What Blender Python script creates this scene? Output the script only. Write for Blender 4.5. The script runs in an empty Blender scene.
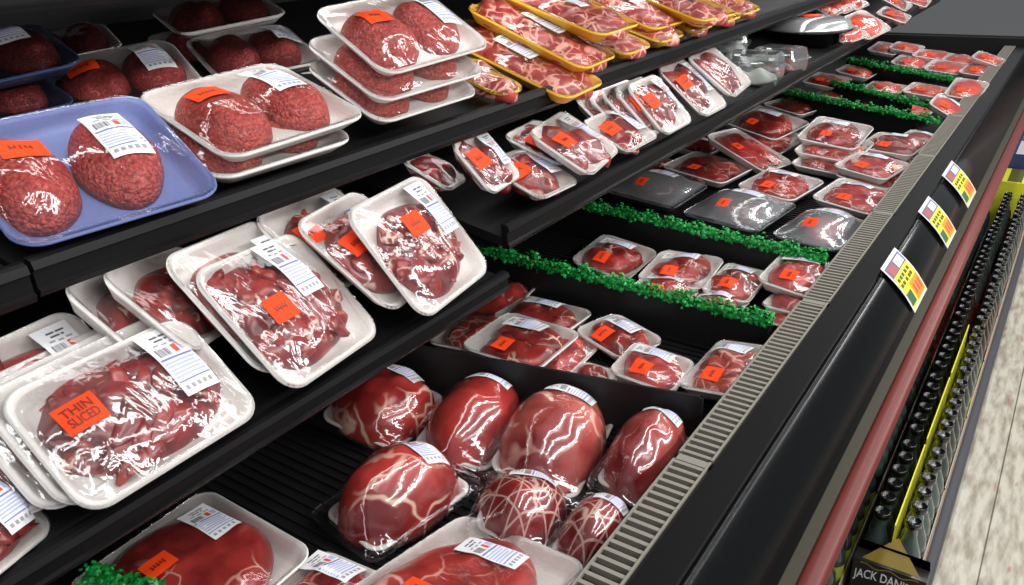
import bpy, math, random
import numpy as np
from mathutils import Matrix, Vector

# ------------------------------------------------------------------ camera, sky, lights, exposure
C = bpy.context.scene.collection
SC = bpy.context.scene
YAW, PITCH, ROLL, FPX, HC = 0.62264557, 0.43049594, -0.04838291, 801.64, 1.6
cam_d = bpy.data.cameras.new('camera'); cam = bpy.data.objects.new('camera', cam_d); C.objects.link(cam)
_f = Vector((-math.sin(YAW)*math.cos(PITCH), math.cos(YAW)*math.cos(PITCH), -math.sin(PITCH)))
_r = Vector((math.cos(YAW), math.sin(YAW), 0)); _u = _r.cross(_f)
_r2 = _r*math.cos(ROLL)+_u*math.sin(ROLL); _u2 = -_r*math.sin(ROLL)+_u*math.cos(ROLL)
cam.matrix_world = Matrix(((_r2.x,_u2.x,-_f.x,0),(_r2.y,_u2.y,-_f.y,0),(_r2.z,_u2.z,-_f.z,HC),(0,0,0,1)))
cam_d.sensor_width = 36.0; cam_d.lens = FPX/1024*36.0; cam_d.clip_start = 0.02
SC.camera = cam
SC.view_settings.view_transform = 'Standard'; SC.view_settings.look = 'None'
SC.view_settings.gamma = 1.0; SC.view_settings.use_curve_mapping = False
SC.view_settings.exposure = 0.0

world = bpy.data.worlds.new('store_ambience'); SC.world = world; world.use_nodes = True
world.node_tree.nodes['Background'].inputs[0].default_value = (0.95, 0.97, 1.0, 1)
world.node_tree.nodes['Background'].inputs[1].default_value = 0.27

def tube_or_fill_light(x, y, z, length, width, power, aim, color=(1, 0.985, 0.96)):
    d = bpy.data.lights.new('fluorescent_or_fill_light', 'AREA'); d.shape = 'RECTANGLE'
    d.size = width; d.size_y = length; d.energy = power; d.color = color
    o = bpy.data.objects.new('fluorescent_or_fill_light', d); C.objects.link(o)
    o.location = (x, y, z)
    dirv = (Vector(aim)-Vector((x, y, z))); dirv.y = 0; dirv.normalize()
    ax_y = Vector((0, 1, 0)); ax_z = -dirv; ax_x = ax_y.cross(ax_z)
    o.matrix_world = Matrix(((ax_x.x, ax_y.x, ax_z.x, x), (ax_x.y, ax_y.y, ax_z.y, y), (ax_x.z, ax_y.z, ax_z.z, z), (0, 0, 0, 1)))
    return o
tube_or_fill_light(-0.25, 3.0, 2.75, 7.0, 0.10, 45, (-0.8, 3, 0.7))
tube_or_fill_light(0.75, 3.0, 2.9, 7.0, 0.16, 50, (-0.8, 3, 0.9))
tube_or_fill_light(2.4, 3.0, 2.9, 8.0, 0.20, 150, (-1.2, 3, 1.0))  # unseen fill row, added so low-angle light reaches the well
for _x, _z, _p, _a in ((-1.03, 1.525, 7.0, (-1.25, 3, 1.3)), (-.93, 1.245, 2.0, (-1.05, 3, 1.0)), (-.86, .985, 2.6, (-1.0, 3, .66))):
    tube_or_fill_light(_x, 2.9, _z, 6.3, .025, _p, _a)      # unseen fill strips added under the shelf fronts to lighten the shaded trays

# ------------------------------------------------------------------ materials
def _new(name):
    m = bpy.data.materials.new(name); m.use_nodes = True
    nt = m.node_tree; b = nt.nodes['Principled BSDF']
    return m, nt, b
def N(nt, t, **k):
    n = nt.nodes.new(t)
    for a, v in k.items(): setattr(n, a, v)
    return n
def plain(name, col, rough=.5, metal=0., spec=.5, coat=0., bump=0., bscale=60.):
    m, nt, b = _new(name)
    b.inputs['Base Color'].default_value = (*col, 1); b.inputs['Roughness'].default_value = rough
    b.inputs['Metallic'].default_value = metal; b.inputs['Specular IOR Level'].default_value = spec
    b.inputs['Coat Weight'].default_value = coat; b.inputs['Coat Roughness'].default_value = .08
    tc = N(nt, 'ShaderNodeTexCoord'); no = N(nt, 'ShaderNodeTexNoise'); no.inputs['Scale'].default_value = bscale
    nt.links.new(tc.outputs['Object'], no.inputs['Vector'])
    mx = N(nt, 'ShaderNodeMix', data_type='RGBA'); mx.inputs[6].default_value = (*[c*.88 for c in col], 1); mx.inputs[7].default_value = (*[min(1, c*1.08) for c in col], 1)
    nt.links.new(no.outputs['Fac'], mx.inputs[0]); nt.links.new(mx.outputs[2], b.inputs['Base Color'])
    if bump:
        bu = N(nt, 'ShaderNodeBump'); bu.inputs['Strength'].default_value = bump; bu.inputs['Distance'].default_value = .002
        nt.links.new(no.outputs['Fac'], bu.inputs['Height']); nt.links.new(bu.outputs[0], b.inputs['Normal'])
    return m
def ramp(nt, src, p0, p1, lo=0., hi=1.):
    r = N(nt, 'ShaderNodeMapRange'); r.inputs['From Min'].default_value = p0; r.inputs['From Max'].default_value = p1
    r.inputs['To Min'].default_value = lo; r.inputs['To Max'].default_value = hi
    nt.links.new(src, r.inputs['Value']); return r.outputs[0]
def meat_mat(name, dark, light, fat, vscale=14, vwidth=.03, vamt=.5, nscale=30, rough=.32, bump=.3, bscale=90, patch=0., grain=False, coat=.4, net=False):
    m, nt, b = _new(name); L = nt.links
    tc = N(nt, 'ShaderNodeTexCoord'); oi = N(nt, 'ShaderNodeObjectInfo')
    mul = N(nt, 'ShaderNodeMath', operation='MULTIPLY'); mul.inputs[1].default_value = 7.; L.new(oi.outputs['Random'], mul.inputs[0])
    add = N(nt, 'ShaderNodeVectorMath', operation='ADD'); L.new(tc.outputs['Object'], add.inputs[0]); L.new(mul.outputs[0], add.inputs[1])
    n1 = N(nt, 'ShaderNodeTexNoise'); n1.inputs['Scale'].default_value = nscale; n1.inputs['Detail'].default_value = 4; L.new(add.outputs[0], n1.inputs['Vector'])
    mx = N(nt, 'ShaderNodeMix', data_type='RGBA'); mx.inputs[6].default_value = (*dark, 1); mx.inputs[7].default_value = (*light, 1)
    L.new(ramp(nt, n1.outputs['Fac'], .35, .68), mx.inputs[0])
    # distorted fat veins
    n2 = N(nt, 'ShaderNodeTexNoise'); n2.inputs['Scale'].default_value = vscale*.8; n2.inputs['Detail'].default_value = 3; L.new(add.outputs[0], n2.inputs['Vector'])
    sc = N(nt, 'ShaderNodeVectorMath', operation='SCALE'); sc.inputs['Scale'].default_value = 1.1/vscale; L.new(n2.outputs['Color'], sc.inputs[0])
    ad2 = N(nt, 'ShaderNodeVectorMath', operation='ADD'); L.new(add.outputs[0], ad2.inputs[0]); L.new(sc.outputs[0], ad2.inputs[1])
    vo = N(nt, 'ShaderNodeTexVoronoi', feature='DISTANCE_TO_EDGE'); vo.inputs['Scale'].default_value = vscale; L.new(ad2.outputs[0], vo.inputs['Vector'])
    v = ramp(nt, vo.outputs['Distance'], vwidth*.3, vwidth, 1., 0.)
    n3 = N(nt, 'ShaderNodeTexNoise'); n3.inputs['Scale'].default_value = vscale*.6; L.new(add.outputs[0], n3.inputs['Vector'])
    mask = ramp(nt, n3.outputs['Fac'], .62-vamt*.4, .72-vamt*.4)
    mm = N(nt, 'ShaderNodeMath', operation='MULTIPLY'); L.new(v, mm.inputs[0]); L.new(mask, mm.inputs[1]); fac = mm.outputs[0]
    if patch:
        n4 = N(nt, 'ShaderNodeTexNoise'); n4.inputs['Scale'].default_value = 13; n4.inputs['Detail'].default_value = 2; L.new(ad2.outputs[0], n4.inputs['Vector'])
        pm = ramp(nt, n4.outputs['Fac'], .72-patch*.25, .76-patch*.25)
        mxx = N(nt, 'ShaderNodeMath', operation='MAXIMUM'); L.new(fac, mxx.inputs[0]); L.new(pm, mxx.inputs[1]); fac = mxx.outputs[0]
    if net:
        for ang in (0.6, -0.6, 1.57):
            mp = N(nt, 'ShaderNodeMapping'); mp.inputs['Rotation'].default_value = (0, 0, ang); L.new(tc.outputs['Object'], mp.inputs['Vector'])
            wv = N(nt, 'ShaderNodeTexWave'); wv.inputs['Scale'].default_value = 9; wv.inputs['Distortion'].default_value = 1.0; wv.inputs['Detail Scale'].default_value = 2; L.new(mp.outputs[0], wv.inputs['Vector'])
            w2 = ramp(nt, wv.outputs['Fac'], .975, .995)
            mxx = N(nt, 'ShaderNodeMath', operation='MAXIMUM'); L.new(fac, mxx.inputs[0]); L.new(w2, mxx.inputs[1]); fac = mxx.outputs[0]
    m2 = N(nt, 'ShaderNodeMix', data_type='RGBA'); m2.inputs[7].default_value = (*fat, 1); L.new(fac, m2.inputs[0]); L.new(mx.outputs[2], m2.inputs[6])
    L.new(m2.outputs[2], b.inputs['Base Color'])
    b.inputs['Roughness'].default_value = rough; b.inputs['Coat Weight'].default_value = coat; b.inputs['Coat Roughness'].default_value = .15
    hb = N(nt, 'ShaderNodeTexVoronoi' if grain else 'ShaderNodeTexNoise'); hb.inputs['Scale'].default_value = bscale; L.new(add.outputs[0] if not grain else ad2.outputs[0], hb.inputs['Vector'])
    bu = N(nt, 'ShaderNodeBump'); bu.inputs['Strength'].default_value = bump; bu.inputs['Distance'].default_value = .004
    if grain: bu.invert = True
    L.new(hb.outputs[0], bu.inputs['Height']); L.new(bu.outputs[0], b.inputs['Normal'])
    return m
FAT = (.86, .66, .55)
M = {}
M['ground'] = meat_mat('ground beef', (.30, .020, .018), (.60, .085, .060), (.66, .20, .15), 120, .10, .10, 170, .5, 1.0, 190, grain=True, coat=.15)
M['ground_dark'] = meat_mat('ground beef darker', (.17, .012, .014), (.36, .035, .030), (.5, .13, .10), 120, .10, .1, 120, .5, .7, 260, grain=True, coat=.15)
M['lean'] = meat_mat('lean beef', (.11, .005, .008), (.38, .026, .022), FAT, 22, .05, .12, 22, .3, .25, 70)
M['dark'] = meat_mat('dark lean beef', (.07, .005, .008), (.20, .014, .018), FAT, 16, .04, .15, 22, .3, .25, 70)
M['stew'] = meat_mat('stew beef', (.15, .008, .009), (.44, .038, .028), FAT, 26, .06, .3, 26, .3, .3, 80)
M['steak'] = meat_mat('marbled steak', (.26, .012, .014), (.56, .055, .042), (.80, .48, .40), 13, .035, .40, 20, .3, .18, 60, patch=.12)
M['fatty'] = meat_mat('streaky beef', (.24, .018, .018), (.50, .065, .050), (.80, .42, .34), 30, .09, .6, 30, .3, .2, 80, patch=.22)
M['roast'] = meat_mat('roast beef', (.24, .012, .014), (.56, .060, .048), (.84, .56, .44), 8, .032, .42, 9, .22, .2, 55, patch=.10, coat=.8)
M['pinkroast'] = meat_mat('pale roast beef', (.28, .014, .018), (.72, .20, .16), (.84, .48, .40), 6, .03, .3, 7, .22, .2, 55, patch=.34, coat=.8)
M['netroast'] = meat_mat('tied roast beef', (.17, .012, .015), (.38, .03, .03), (.75, .50, .42), 12, .04, .3, 10, .24, .12, 40, net=True, coat=.8)
M['bright'] = meat_mat('bright red beef', (.48, .03, .02), (.78, .10, .05), FAT, 16, .05, .3, 16, .3, .18, 60, patch=.1)
M['foam'] = plain('white foam', (.80, .77, .74), .55, bump=.12, bscale=260)
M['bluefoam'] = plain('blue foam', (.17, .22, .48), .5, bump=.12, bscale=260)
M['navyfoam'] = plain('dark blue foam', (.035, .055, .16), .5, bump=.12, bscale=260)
M['yellowfoam'] = plain('yellow foam', (.86, .50, .035), .5, bump=.12, bscale=260)
M['greytray'] = plain('grey plastic tray', (.10, .10, .11), .25, coat=.3)
M['pad'] = plain('absorbent pad', (.80, .76, .73), .8)
M['white'] = plain('label paper', (.84, .85, .88), .35, coat=.3)
M['ink'] = plain('black ink', (.10, .10, .12), .5)
M['greyink'] = plain('grey ink', (.33, .34, .38), .5)
M['blueink'] = plain('blue ink', (.17, .20, .58), .5)
M['paleblue'] = plain('pale blue print', (.46, .50, .76), .5)
M['redink'] = plain('red ink', (.80, .07, .05), .5)
M['orange'] = plain('orange sticker paper', (.93, .065, .010), .6, spec=.2)
M['orangeink'] = plain('dark sticker ink', (.20, .02, .01), .5)
M['black'] = plain('black plastic', (.008, .008, .009), .5, spec=.3, bump=.15, bscale=200)
M['black_gloss'] = plain('glossy black panel', (.006, .007, .008), .14, spec=.25)
M['ledge'] = plain('dark brown grey ledge', (.006, .006, .0065), .3, spec=.2)
M['charcoal'] = plain('charcoal rail', (.006, .006, .007), .42, spec=.2)
M['grille'] = plain('grille metal', (.25, .235, .20), .5)
M['tan'] = plain('dull olive strip', (.050, .045, .032), .5, spec=.2)
M['bumper'] = plain('dark red bumper', (.17, .026, .022), .4)
M['garnish'] = plain('green plastic leaves', (.004, .25, .035), .4, bscale=120)
M['garnish_tip'] = plain('light green leaf tips', (.02, .42, .08), .4, bscale=120)
M['yellow'] = plain('yellow card', (.80, .80, .04), .45)
M['tagorange'] = plain('orange price patch', (.85, .32, .03), .45)
M['tagtext'] = plain('tag print', (.10, .10, .02), .5)
M['tagblue'] = plain('tag blue', (.13, .14, .26), .5)
M['tagred'] = plain('tag dull red', (.40, .10, .11), .5)
M['taggreen'] = plain('tag green', (.04, .14, .08), .5)
M['slate'] = plain('slate plinth', (.045, .050, .065), .5)
M['carton'] = plain('black carton board', (.015, .014, .014), .4, coat=.2)
M['cartonside'] = plain('cream carton board', (.42, .38, .32), .5)
M['gold'] = plain('gold print', (.42, .30, .04), .4)
M['cap'] = plain('black bottle cap', (.008, .008, .008), .22, coat=.5)
M['capring'] = plain('grey cap rim', (.25, .25, .25), .3)
M['bottle'] = plain('dark bottle glass', (.030, .040, .036), .08, coat=.8)
M['teal'] = plain('grey green bottle', (.075, .11, .105), .15, coat=.6)
M['cola'] = plain('brown bottle glass', (.035, .016, .008), .08, coat=.8)
M['redlabel'] = plain('red bottle label', (.22, .015, .015), .4)
M['greenlabel'] = plain('lime bottle label', (.30, .36, .03), .4)
M['bluelabel'] = plain('blue bottle label', (.04, .06, .20), .4)
M['silver'] = plain('silvery lid', (.55, .56, .57), .18, metal=.6)

def film_mat(name, wr=.35, base=.05, haze=.006, tint=(1, 1, 1), rough=.09, scale=38, gain=.75):
    m = bpy.data.materials.new(name); m.use_nodes = True; nt = m.node_tree; L = nt.links
    nt.nodes.remove(nt.nodes['Principled BSDF']); out = nt.nodes['Material Output']
    tr = N(nt, 'ShaderNodeBsdfTransparent'); tr.inputs[0].default_value = (*tint, 1)
    gl = N(nt, 'ShaderNodeBsdfGlossy'); gl.inputs['Roughness'].default_value = rough; gl.inputs[0].default_value = (.97, .98, 1, 1)
    tc = N(nt, 'ShaderNodeTexCoord'); oi = N(nt, 'ShaderNodeObjectInfo')
    mul = N(nt, 'ShaderNodeMath', operation='MULTIPLY'); mul.inputs[1].default_value = 9.; L.new(oi.outputs['Random'], mul.inputs[0])
    add = N(nt, 'ShaderNodeVectorMath', operation='ADD'); L.new(tc.outputs['Object'], add.inputs[0]); L.new(mul.outputs[0], add.inputs[1])
    mp = N(nt, 'ShaderNodeMapping'); mp.inputs['Scale'].default_value = (1, .35, 1); mp.inputs['Rotation'].default_value = (0, 0, .7); L.new(add.outputs[0], mp.inputs['Vector'])
    no = N(nt, 'ShaderNodeTexNoise'); no.inputs['Scale'].default_value = scale; no.inputs['Detail'].default_value = 3; no.inputs['Distortion'].default_value = .6
    L.new(mp.outputs[0], no.inputs['Vector'])
    bu = N(nt, 'ShaderNodeBump'); bu.inputs['Strength'].default_value = wr; bu.inputs['Distance'].default_value = .012; L.new(no.outputs['Fac'], bu.inputs['Height'])
    L.new(bu.outputs[0], gl.inputs['Normal'])
    fr = N(nt, 'ShaderNodeFresnel'); fr.inputs['IOR'].default_value = 1.42; L.new(bu.outputs[0], fr.inputs['Normal'])
    ma = N(nt, 'ShaderNodeMath', operation='MULTIPLY_ADD'); ma.inputs[1].default_value = gain; ma.inputs[2].default_value = base; ma.use_clamp = True; L.new(fr.outputs[0], ma.inputs[0])
    mi = N(nt, 'ShaderNodeMixShader'); L.new(ma.outputs[0], mi.inputs[0]); df = N(nt, 'ShaderNodeBsdfDiffuse'); df.inputs[0].default_value = (.85, .86, .9, 1); mh = N(nt, 'ShaderNodeMixShader'); mh.inputs[0].default_value = haze; L.new(tr.outputs[0], mh.inputs[1]); L.new(df.outputs[0], mh.inputs[2]); L.new(mh.outputs[0], mi.inputs[1]); L.new(gl.outputs[0], mi.inputs[2])
    L.new(mi.outputs[0], out.inputs['Surface'])
    return m
M['film'] = film_mat('cling film')
M['film_tight'] = film_mat('tight cling film', .25, .05, .004, rough=.07, scale=26)
M['dome'] = film_mat('smoky clear dome', .35, .14, .16, (.75, .76, .8), .16, 30, 1.2)
M['clear'] = film_mat('clear rigid plastic', .03, .16, .07, (.85, .90, .88), .12, 25, 1.2)

# ------------------------------------------------------------------ mesh helpers
def obj(name, verts, faces, mats, parent=None, smooth=True, mat_ids=None, loc=None, smooth_flags=None):
    me = bpy.data.meshes.new(name); me.from_pydata([tuple(map(float, v)) for v in verts], [], faces); me.update()
    if not isinstance(mats, (list, tuple)): mats = [mats]
    for m in mats: me.materials.append(m)
    if mat_ids is not None: me.polygons.foreach_set('material_index', mat_ids)
    if smooth: me.polygons.foreach_set('use_smooth', [True]*len(faces))
    o = bpy.data.objects.new(name, me); C.objects.link(o)
    if parent is not None: o.parent = parent
    if loc is not None: o.location = loc
    return o
def empty(name, mat=None):
    o = bpy.data.objects.new(name, None); C.objects.link(o); o.empty_display_size = .05
    if mat is not None: o.matrix_world = mat
    return o
def tag(o, label, cat, group=None, kind=None):
    if label: o['label'] = label
    if cat: o['category'] = cat
    if group: o['group'] = group
    if kind: o['kind'] = kind
    return o
class MB:
    def __init__(s): s.v = []; s.f = []; s.m = []
    def add(s, v, f, mi=0):
        k = len(s.v); s.v += [tuple(p) for p in v]; s.f += [tuple(i+k for i in q) for q in f]; s.m += [mi]*len(f)
    def box(s, x0, x1, y0, y1, z0, z1, mi=0, bev=0.):
        if bev <= 0:
            v = [(x, y, z) for z in (z0, z1) for y in (y0, y1) for x in (x0, x1)]
            f = [(0, 2, 3, 1), (4, 5, 7, 6), (0, 1, 5, 4), (2, 6, 7, 3), (0, 4, 6, 2), (1, 3, 7, 5)]
            s.add(v, f, mi); return
        # bevelled in the x-z section and extruded along y, with chamfered caps
        b = bev
        sec = [(x0+b, z0), (x1-b, z0), (x1, z0+b), (x1, z1-b), (x1-b, z1), (x0+b, z1), (x0, z1-b), (x0, z0+b)]
        s.prism_y(sec, y0, y1, mi)
    def prism_y(s, sec, y0, y1, mi=0):
        n = len(sec); v = [(x, y0, z) for x, z in sec]+[(x, y1, z) for x, z in sec]
        f = [(i, (i+1) % n, (i+1) % n+n, i+n) for i in range(n)]+[tuple(range(n-1, -1, -1)), tuple(range(n, 2*n))]
        s.add(v, f, mi)
    def build(s, name, mats, parent=None, smooth=False, loc=None):
        return obj(name, s.v, s.f, mats, parent, smooth, s.m, loc)
def rrect(L, W, r, n=6):
    pts = []
    hx, hy = L/2-r, W/2-r
    for cx, cy, a0 in ((hx, hy, 0), (-hx, hy, 90), (-hx, -hy, 180), (hx, -hy, 270)):
        for i in range(n+1):
            a = math.radians(a0+90*i/n); pts.append((cx+r*math.cos(a), cy+r*math.sin(a)))
    return pts
def loft(loops, cap0=True, cap1=True):
    n = len(loops[0]); v = [p for l in loops for p in l]; f = []
    for k in range(len(loops)-1):
        for i in range(n):
            j = (i+1) % n; f.append((k*n+i, k*n+j, (k+1)*n+j, (k+1)*n+i))
    if cap0: f.append(tuple(range(n-1, -1, -1)))
    if cap1: f.append(tuple(range((len(loops)-1)*n, len(loops)*n)))
    return v, f
def tray_mesh(L, W, D=.022, flare=.020, rim=.007, R=.032):
    prof = [(flare+.006, -D), (flare, -D+.001), (flare*.55, -D*.55), (.004, -.006), (.0, -.0025), (.0005, 0.), (.003, .0014), (rim, .0006),
            (rim+.003, -.002), (rim+flare*.45, -D*.5), (rim+flare*.8, -D+.0055), (rim+flare*1.05, -D+.004)]
    loops = []
    for ins, z in prof:
        r = max(.006, R-ins*.75)
        loops.append([(x, y, z) for x, y in rrect(L-2*ins, W-2*ins, r)])
    return loft(loops)
ZB = -.017      # inner floor of a tray below its rim

class Blob:
    """irregular lump: outline radius wobbles with the angle, domed top"""
    def __init__(s, cx, cy, rx, ry, h, rot=0, seed=0, p=2.5, wob=.08, z0=ZB, under=True, bumpy=0.):
        s.c = (cx, cy); s.r = (rx, ry); s.h = h; s.rot = rot; s.p = p; s.z0 = z0; s.wob = wob; s.bumpy = bumpy
        R = random.Random(seed*7+3); s.ph = [(k, R.uniform(-1, 1)*wob/(k**.7), R.uniform(0, 6.28)) for k in (1, 2, 3, 4, 5, 7)]
        s.tilt = (R.uniform(-.1, .1), R.uniform(-.1, .1)); s.ws = [(R.uniform(25, 70), R.uniform(0, 6.28), R.uniform(0, 3.14)) for _ in range(4)]
    def rad(s, t):
        o = 1.
        for k, a, f in s.ph: o = o+a*np.sin(k*t+f)
        return o
    def top(s, rr, X, Y):
        q = np.clip(1-np.clip(rr, 0, 1)**s.p, 0, 1)**(1/2.2)
        z = s.h*q*(1+s.tilt[0]*X/max(s.r[0], 1e-6)+s.tilt[1]*Y/max(s.r[1], 1e-6))
        if s.bumpy:
            for w, f, a in s.ws: z = z+s.bumpy*q*np.sin((X*math.cos(a)+Y*math.sin(a))*w*2+f)
        return z
    def height(s, x, y):
        dx = x-s.c[0]; dy = y-s.c[1]; c, si = math.cos(s.rot), math.sin(s.rot)
        X = dx*c+dy*si; Y = -dx*si+dy*c
        t = np.arctan2(Y/s.r[1], X/s.r[0]); rr = np.sqrt((X/s.r[0])**2+(Y/s.r[1])**2)/s.rad(t)
        return np.where(rr < 1, s.z0+s.top(rr, X, Y), -1.)
    def mesh(s, nt=44, nr=11):
        v = []; f = []; c, si = math.cos(s.rot), math.sin(s.rot)
        rs = [math.sin(i/nr*math.pi/2) for i in range(1, nr+1)]
        def P(rr, t, z=None):
            R = float(s.rad(t)); X = s.r[0]*rr*R*math.cos(t); Y = s.r[1]*rr*R*math.sin(t)
            zz = s.z0+float(s.top(np.float64(rr), X, Y)) if z is None else z
            return (s.c[0]+X*c-Y*si, s.c[1]+X*si+Y*c, zz)
        v.append(P(0, 0.))
        for rr in rs:
            for i in range(nt): v.append(P(rr, 2*math.pi*i/nt))
        for i in range(nt): v.append(P(.90, 2*math.pi*i/nt, s.z0-.001))
        for i in range(nt): f.append((0, 1+i, 1+(i+1) % nt))
        for k in range(nr):
            for i in range(nt):
                j = (i+1) % nt; a = 1+k*nt; b = a+nt; f.append((a+i, b+i, b+j, a+j))
        f.append(tuple(1+nr*nt+i for i in range(nt-1, -1, -1)))
        return v, f
def strip_mesh(x, y, z, ang, ln, w, h, bend, R, pitch=0.):
    v = []; n = 9; m = 8; f = []
    px, py, a = x, y, ang
    path = []
    for i in range(n+1):
        path.append((px, py, z+h*.6*math.sin(i*.9+bend*7)+pitch*(i/n-.5)*ln, a)); px += math.cos(a)*ln/n; py += math.sin(a)*ln/n; a += bend/n
    for i, (qx, qy, qz, a) in enumerate(path):
        t = i/n; s = (math.sin(math.pi*min(max(t, .035), .965)))**.45*(1+.12*math.sin(5*t+bend*9))
        for k in range(m):
            b = 2*math.pi*k/m; o = w*s*math.cos(b); v.append((qx-math.sin(a)*o, qy+math.cos(a)*o, qz+h*s*math.sin(b)))
    for i in range(n):
        for k in range(m):
            kk = (k+1) % m; f.append((i*m+k, i*m+kk, (i+1)*m+kk, (i+1)*m+k))
    f.append(tuple(range(m-1, -1, -1))); f.append(tuple(n*m+k for k in range(m)))
    return v, f

class Film:
    """cling film stretched from the rim over what lies in the tray"""
    def __init__(s, L, W, blobs, nx=34, ny=28, lift=.0014, sag=.0, iters=90, seed=0, rel=1.):
        s.L, s.W, s.nx, s.ny = L, W, nx, ny
        xs = np.linspace(-L/2, L/2, nx); ys = np.linspace(-W/2, W/2, ny)
        s.xs, s.ys = xs, ys; X, Y = np.meshgrid(xs, ys, indexing='ij')
        ob = np.full(X.shape, -.02)
        for b in blobs: ob = np.maximum(ob, b.height(X, Y)+lift)
        Z = np.maximum(ob, .001); base = np.full(X.shape, .0018)
        for _ in range(iters):
            A = Z.copy(); A[1:-1, 1:-1] = (Z[:-2, 1:-1]+Z[2:, 1:-1]+Z[1:-1, :-2]+Z[1:-1, 2:])/4
            Z = np.maximum(ob, A); Z[0, :] = Z[-1, :] = .0018; Z[:, 0] = Z[:, -1] = .0018
        s.Z = Z
    def z(s, x, y):
        i = min(max((x+s.L/2)/s.L*(s.nx-1), 0), s.nx-1.001); j = min(max((y+s.W/2)/s.W*(s.ny-1), 0), s.ny-1.001)
        a, b = int(i), int(j); u, w = i-a, j-b; Z = s.Z
        return float(Z[a, b]*(1-u)*(1-w)+Z[a+1, b]*u*(1-w)+Z[a, b+1]*(1-u)*w+Z[a+1, b+1]*u*w)
    def mesh(s, R=.030, over=.0008, drop=.012):
        v = []; L, W = s.L, s.W; hx, hy = L/2-R, W/2-R
        for i in range(s.nx):
            for j in range(s.ny):
                x, y = s.xs[i]*1.004, s.ys[j]*1.004
                ax, ay = abs(x)-hx, abs(y)-hy
                if ax > 0 and ay > 0:
                    m_ = max(ax, ay); d = math.hypot(ax, ay)
                    if d > 1e-9: ax, ay = ax*m_/d, ay*m_/d
                    x = math.copysign(hx+ax, x); y = math.copysign(hy+ay, y)
                v.append((x, y, s.Z[i, j]+over))
        f = [(i*s.ny+j, (i+1)*s.ny+j, (i+1)*s.ny+j+1, i*s.ny+j+1) for i in range(s.nx-1) for j in range(s.ny-1)]
        # skirt pulled under the rim
        ring = [i*s.ny for i in range(s.nx)]+[(s.nx-1)*s.ny+j for j in range(1, s.ny)]+[i*s.ny+s.ny-1 for i in range(s.nx-2, -1, -1)]+[j for j in range(s.ny-2, 0, -1)]
        k = len(v); n = len(ring)
        for q in ring:
            x, y, z = v[q]; v.append((x*1.004, y*1.004, z-.004))
        for q in ring:
            x, y, z = v[q]; e = drop; v.append((x-math.copysign(e*.55, x), y-math.copysign(e*.55, y), z-e))
        for i in range(n):
            j = (i+1) % n; f.append((ring[i], ring[j], k+j, k+i)); f.append((k+i, k+j, k+n+j, k+n+i))
        return v, f

def patch(mb, F, cx, cy, w, l, rot, u0, u1, v0, v1, mi, eps, nu=1, nv=1):
    """rectangle of a label in its own (u across, v along) frame, draped on the film"""
    c, s = math.cos(rot), math.sin(rot); vs = []; fs = []
    for a in range(nu+1):
        for b in range(nv+1):
            u = (u0+(u1-u0)*a/nu-.5)*w; v = (.5-(v0+(v1-v0)*b/nv))*l
            x = cx+u*c-v*s; y = cy+u*s+v*c
            vs.append((x, y, F.z(x, y)+.0012+eps))
    for a in range(nu):
        for b in range(nv): fs.append((a*(nv+1)+b, a*(nv+1)+b+1, (a+1)*(nv+1)+b+1, (a+1)*(nv+1)+b))
    mb.add(vs, fs, mi)
def price_label(F, parent, cx, cy, w=.052, l=.105, rot=0., fine=True):
    mb = MB(); a = (cx, cy, w, l, rot)
    patch(mb, F, *a, 0, 1, 0, 1, 0, 0., 6, 10)
    e = .0004
    if fine:
        for u0, u1, v in ((.30, .52, .09), (.56, .80, .09), (.34, .60, .15), (.64, .72, .15), (.2, .36, .215), (.44, .6, .225), (.68, .86, .215)):
            patch(mb, F, *a, u0, u1, v, v+.028, 3 if v > .2 else 1, e)
        for k in range(9): patch(mb, F, *a, .12+k*.042, .12+k*.042+(.02 if k % 3 else .032), .29, .42, 3 if k % 2 else 1, e)
    else:
        patch(mb, F, *a, .12, .5, .28, .42, 3, e, 2, 2); patch(mb, F, *a, .3, .8, .1, .17, 3, e, 2, 1)
    patch(mb, F, *a, .60, .74, .28, .41, 4, e); patch(mb, F, *a, .80, .95, .28, .40, 5, e)
    patch(mb, F, *a, .04, .97, .455, .485, 2, e, 3, 1)
    for k in range(5): patch(mb, F, *a, .06, .95-.1*(k % 2), .52+k*.052, .548+k*.052, 5, e, 3, 1)
    patch(mb, F, *a, .04, .97, .80, .82, 2, e, 3, 1)
    if fine:
        for k in range(5): patch(mb, F, *a, .1+.17*k, .2+.17*k, .87, .93, 3, e)
    return mb.build('price_label', [M['white'], M['ink'], M['blueink'], M['greyink'], M['redink'], M['paleblue']], parent)
_tc = {}
def text_tris(s, size=1., bold=0.):
    if s not in _tc:
        cu = bpy.data.curves.new('t', 'FONT'); cu.body = s; cu.size = 1.; cu.align_x = 'CENTER'; cu.align_y = 'CENTER'; cu.offset = bold; cu.resolution_u = 3
        o = bpy.data.objects.new('t', cu); C.objects.link(o)
        bpy.context.view_layer.update()
        me = bpy.data.meshes.new_from_object(o.evaluated_get(bpy.context.evaluated_depsgraph_get()))
        _tc[s] = ([tuple(v.co) for v in me.vertices], [tuple(p.vertices) for p in me.polygons])
        bpy.data.objects.remove(o); bpy.data.curves.remove(cu); bpy.data.meshes.remove(me)
    return _tc[s]
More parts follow.
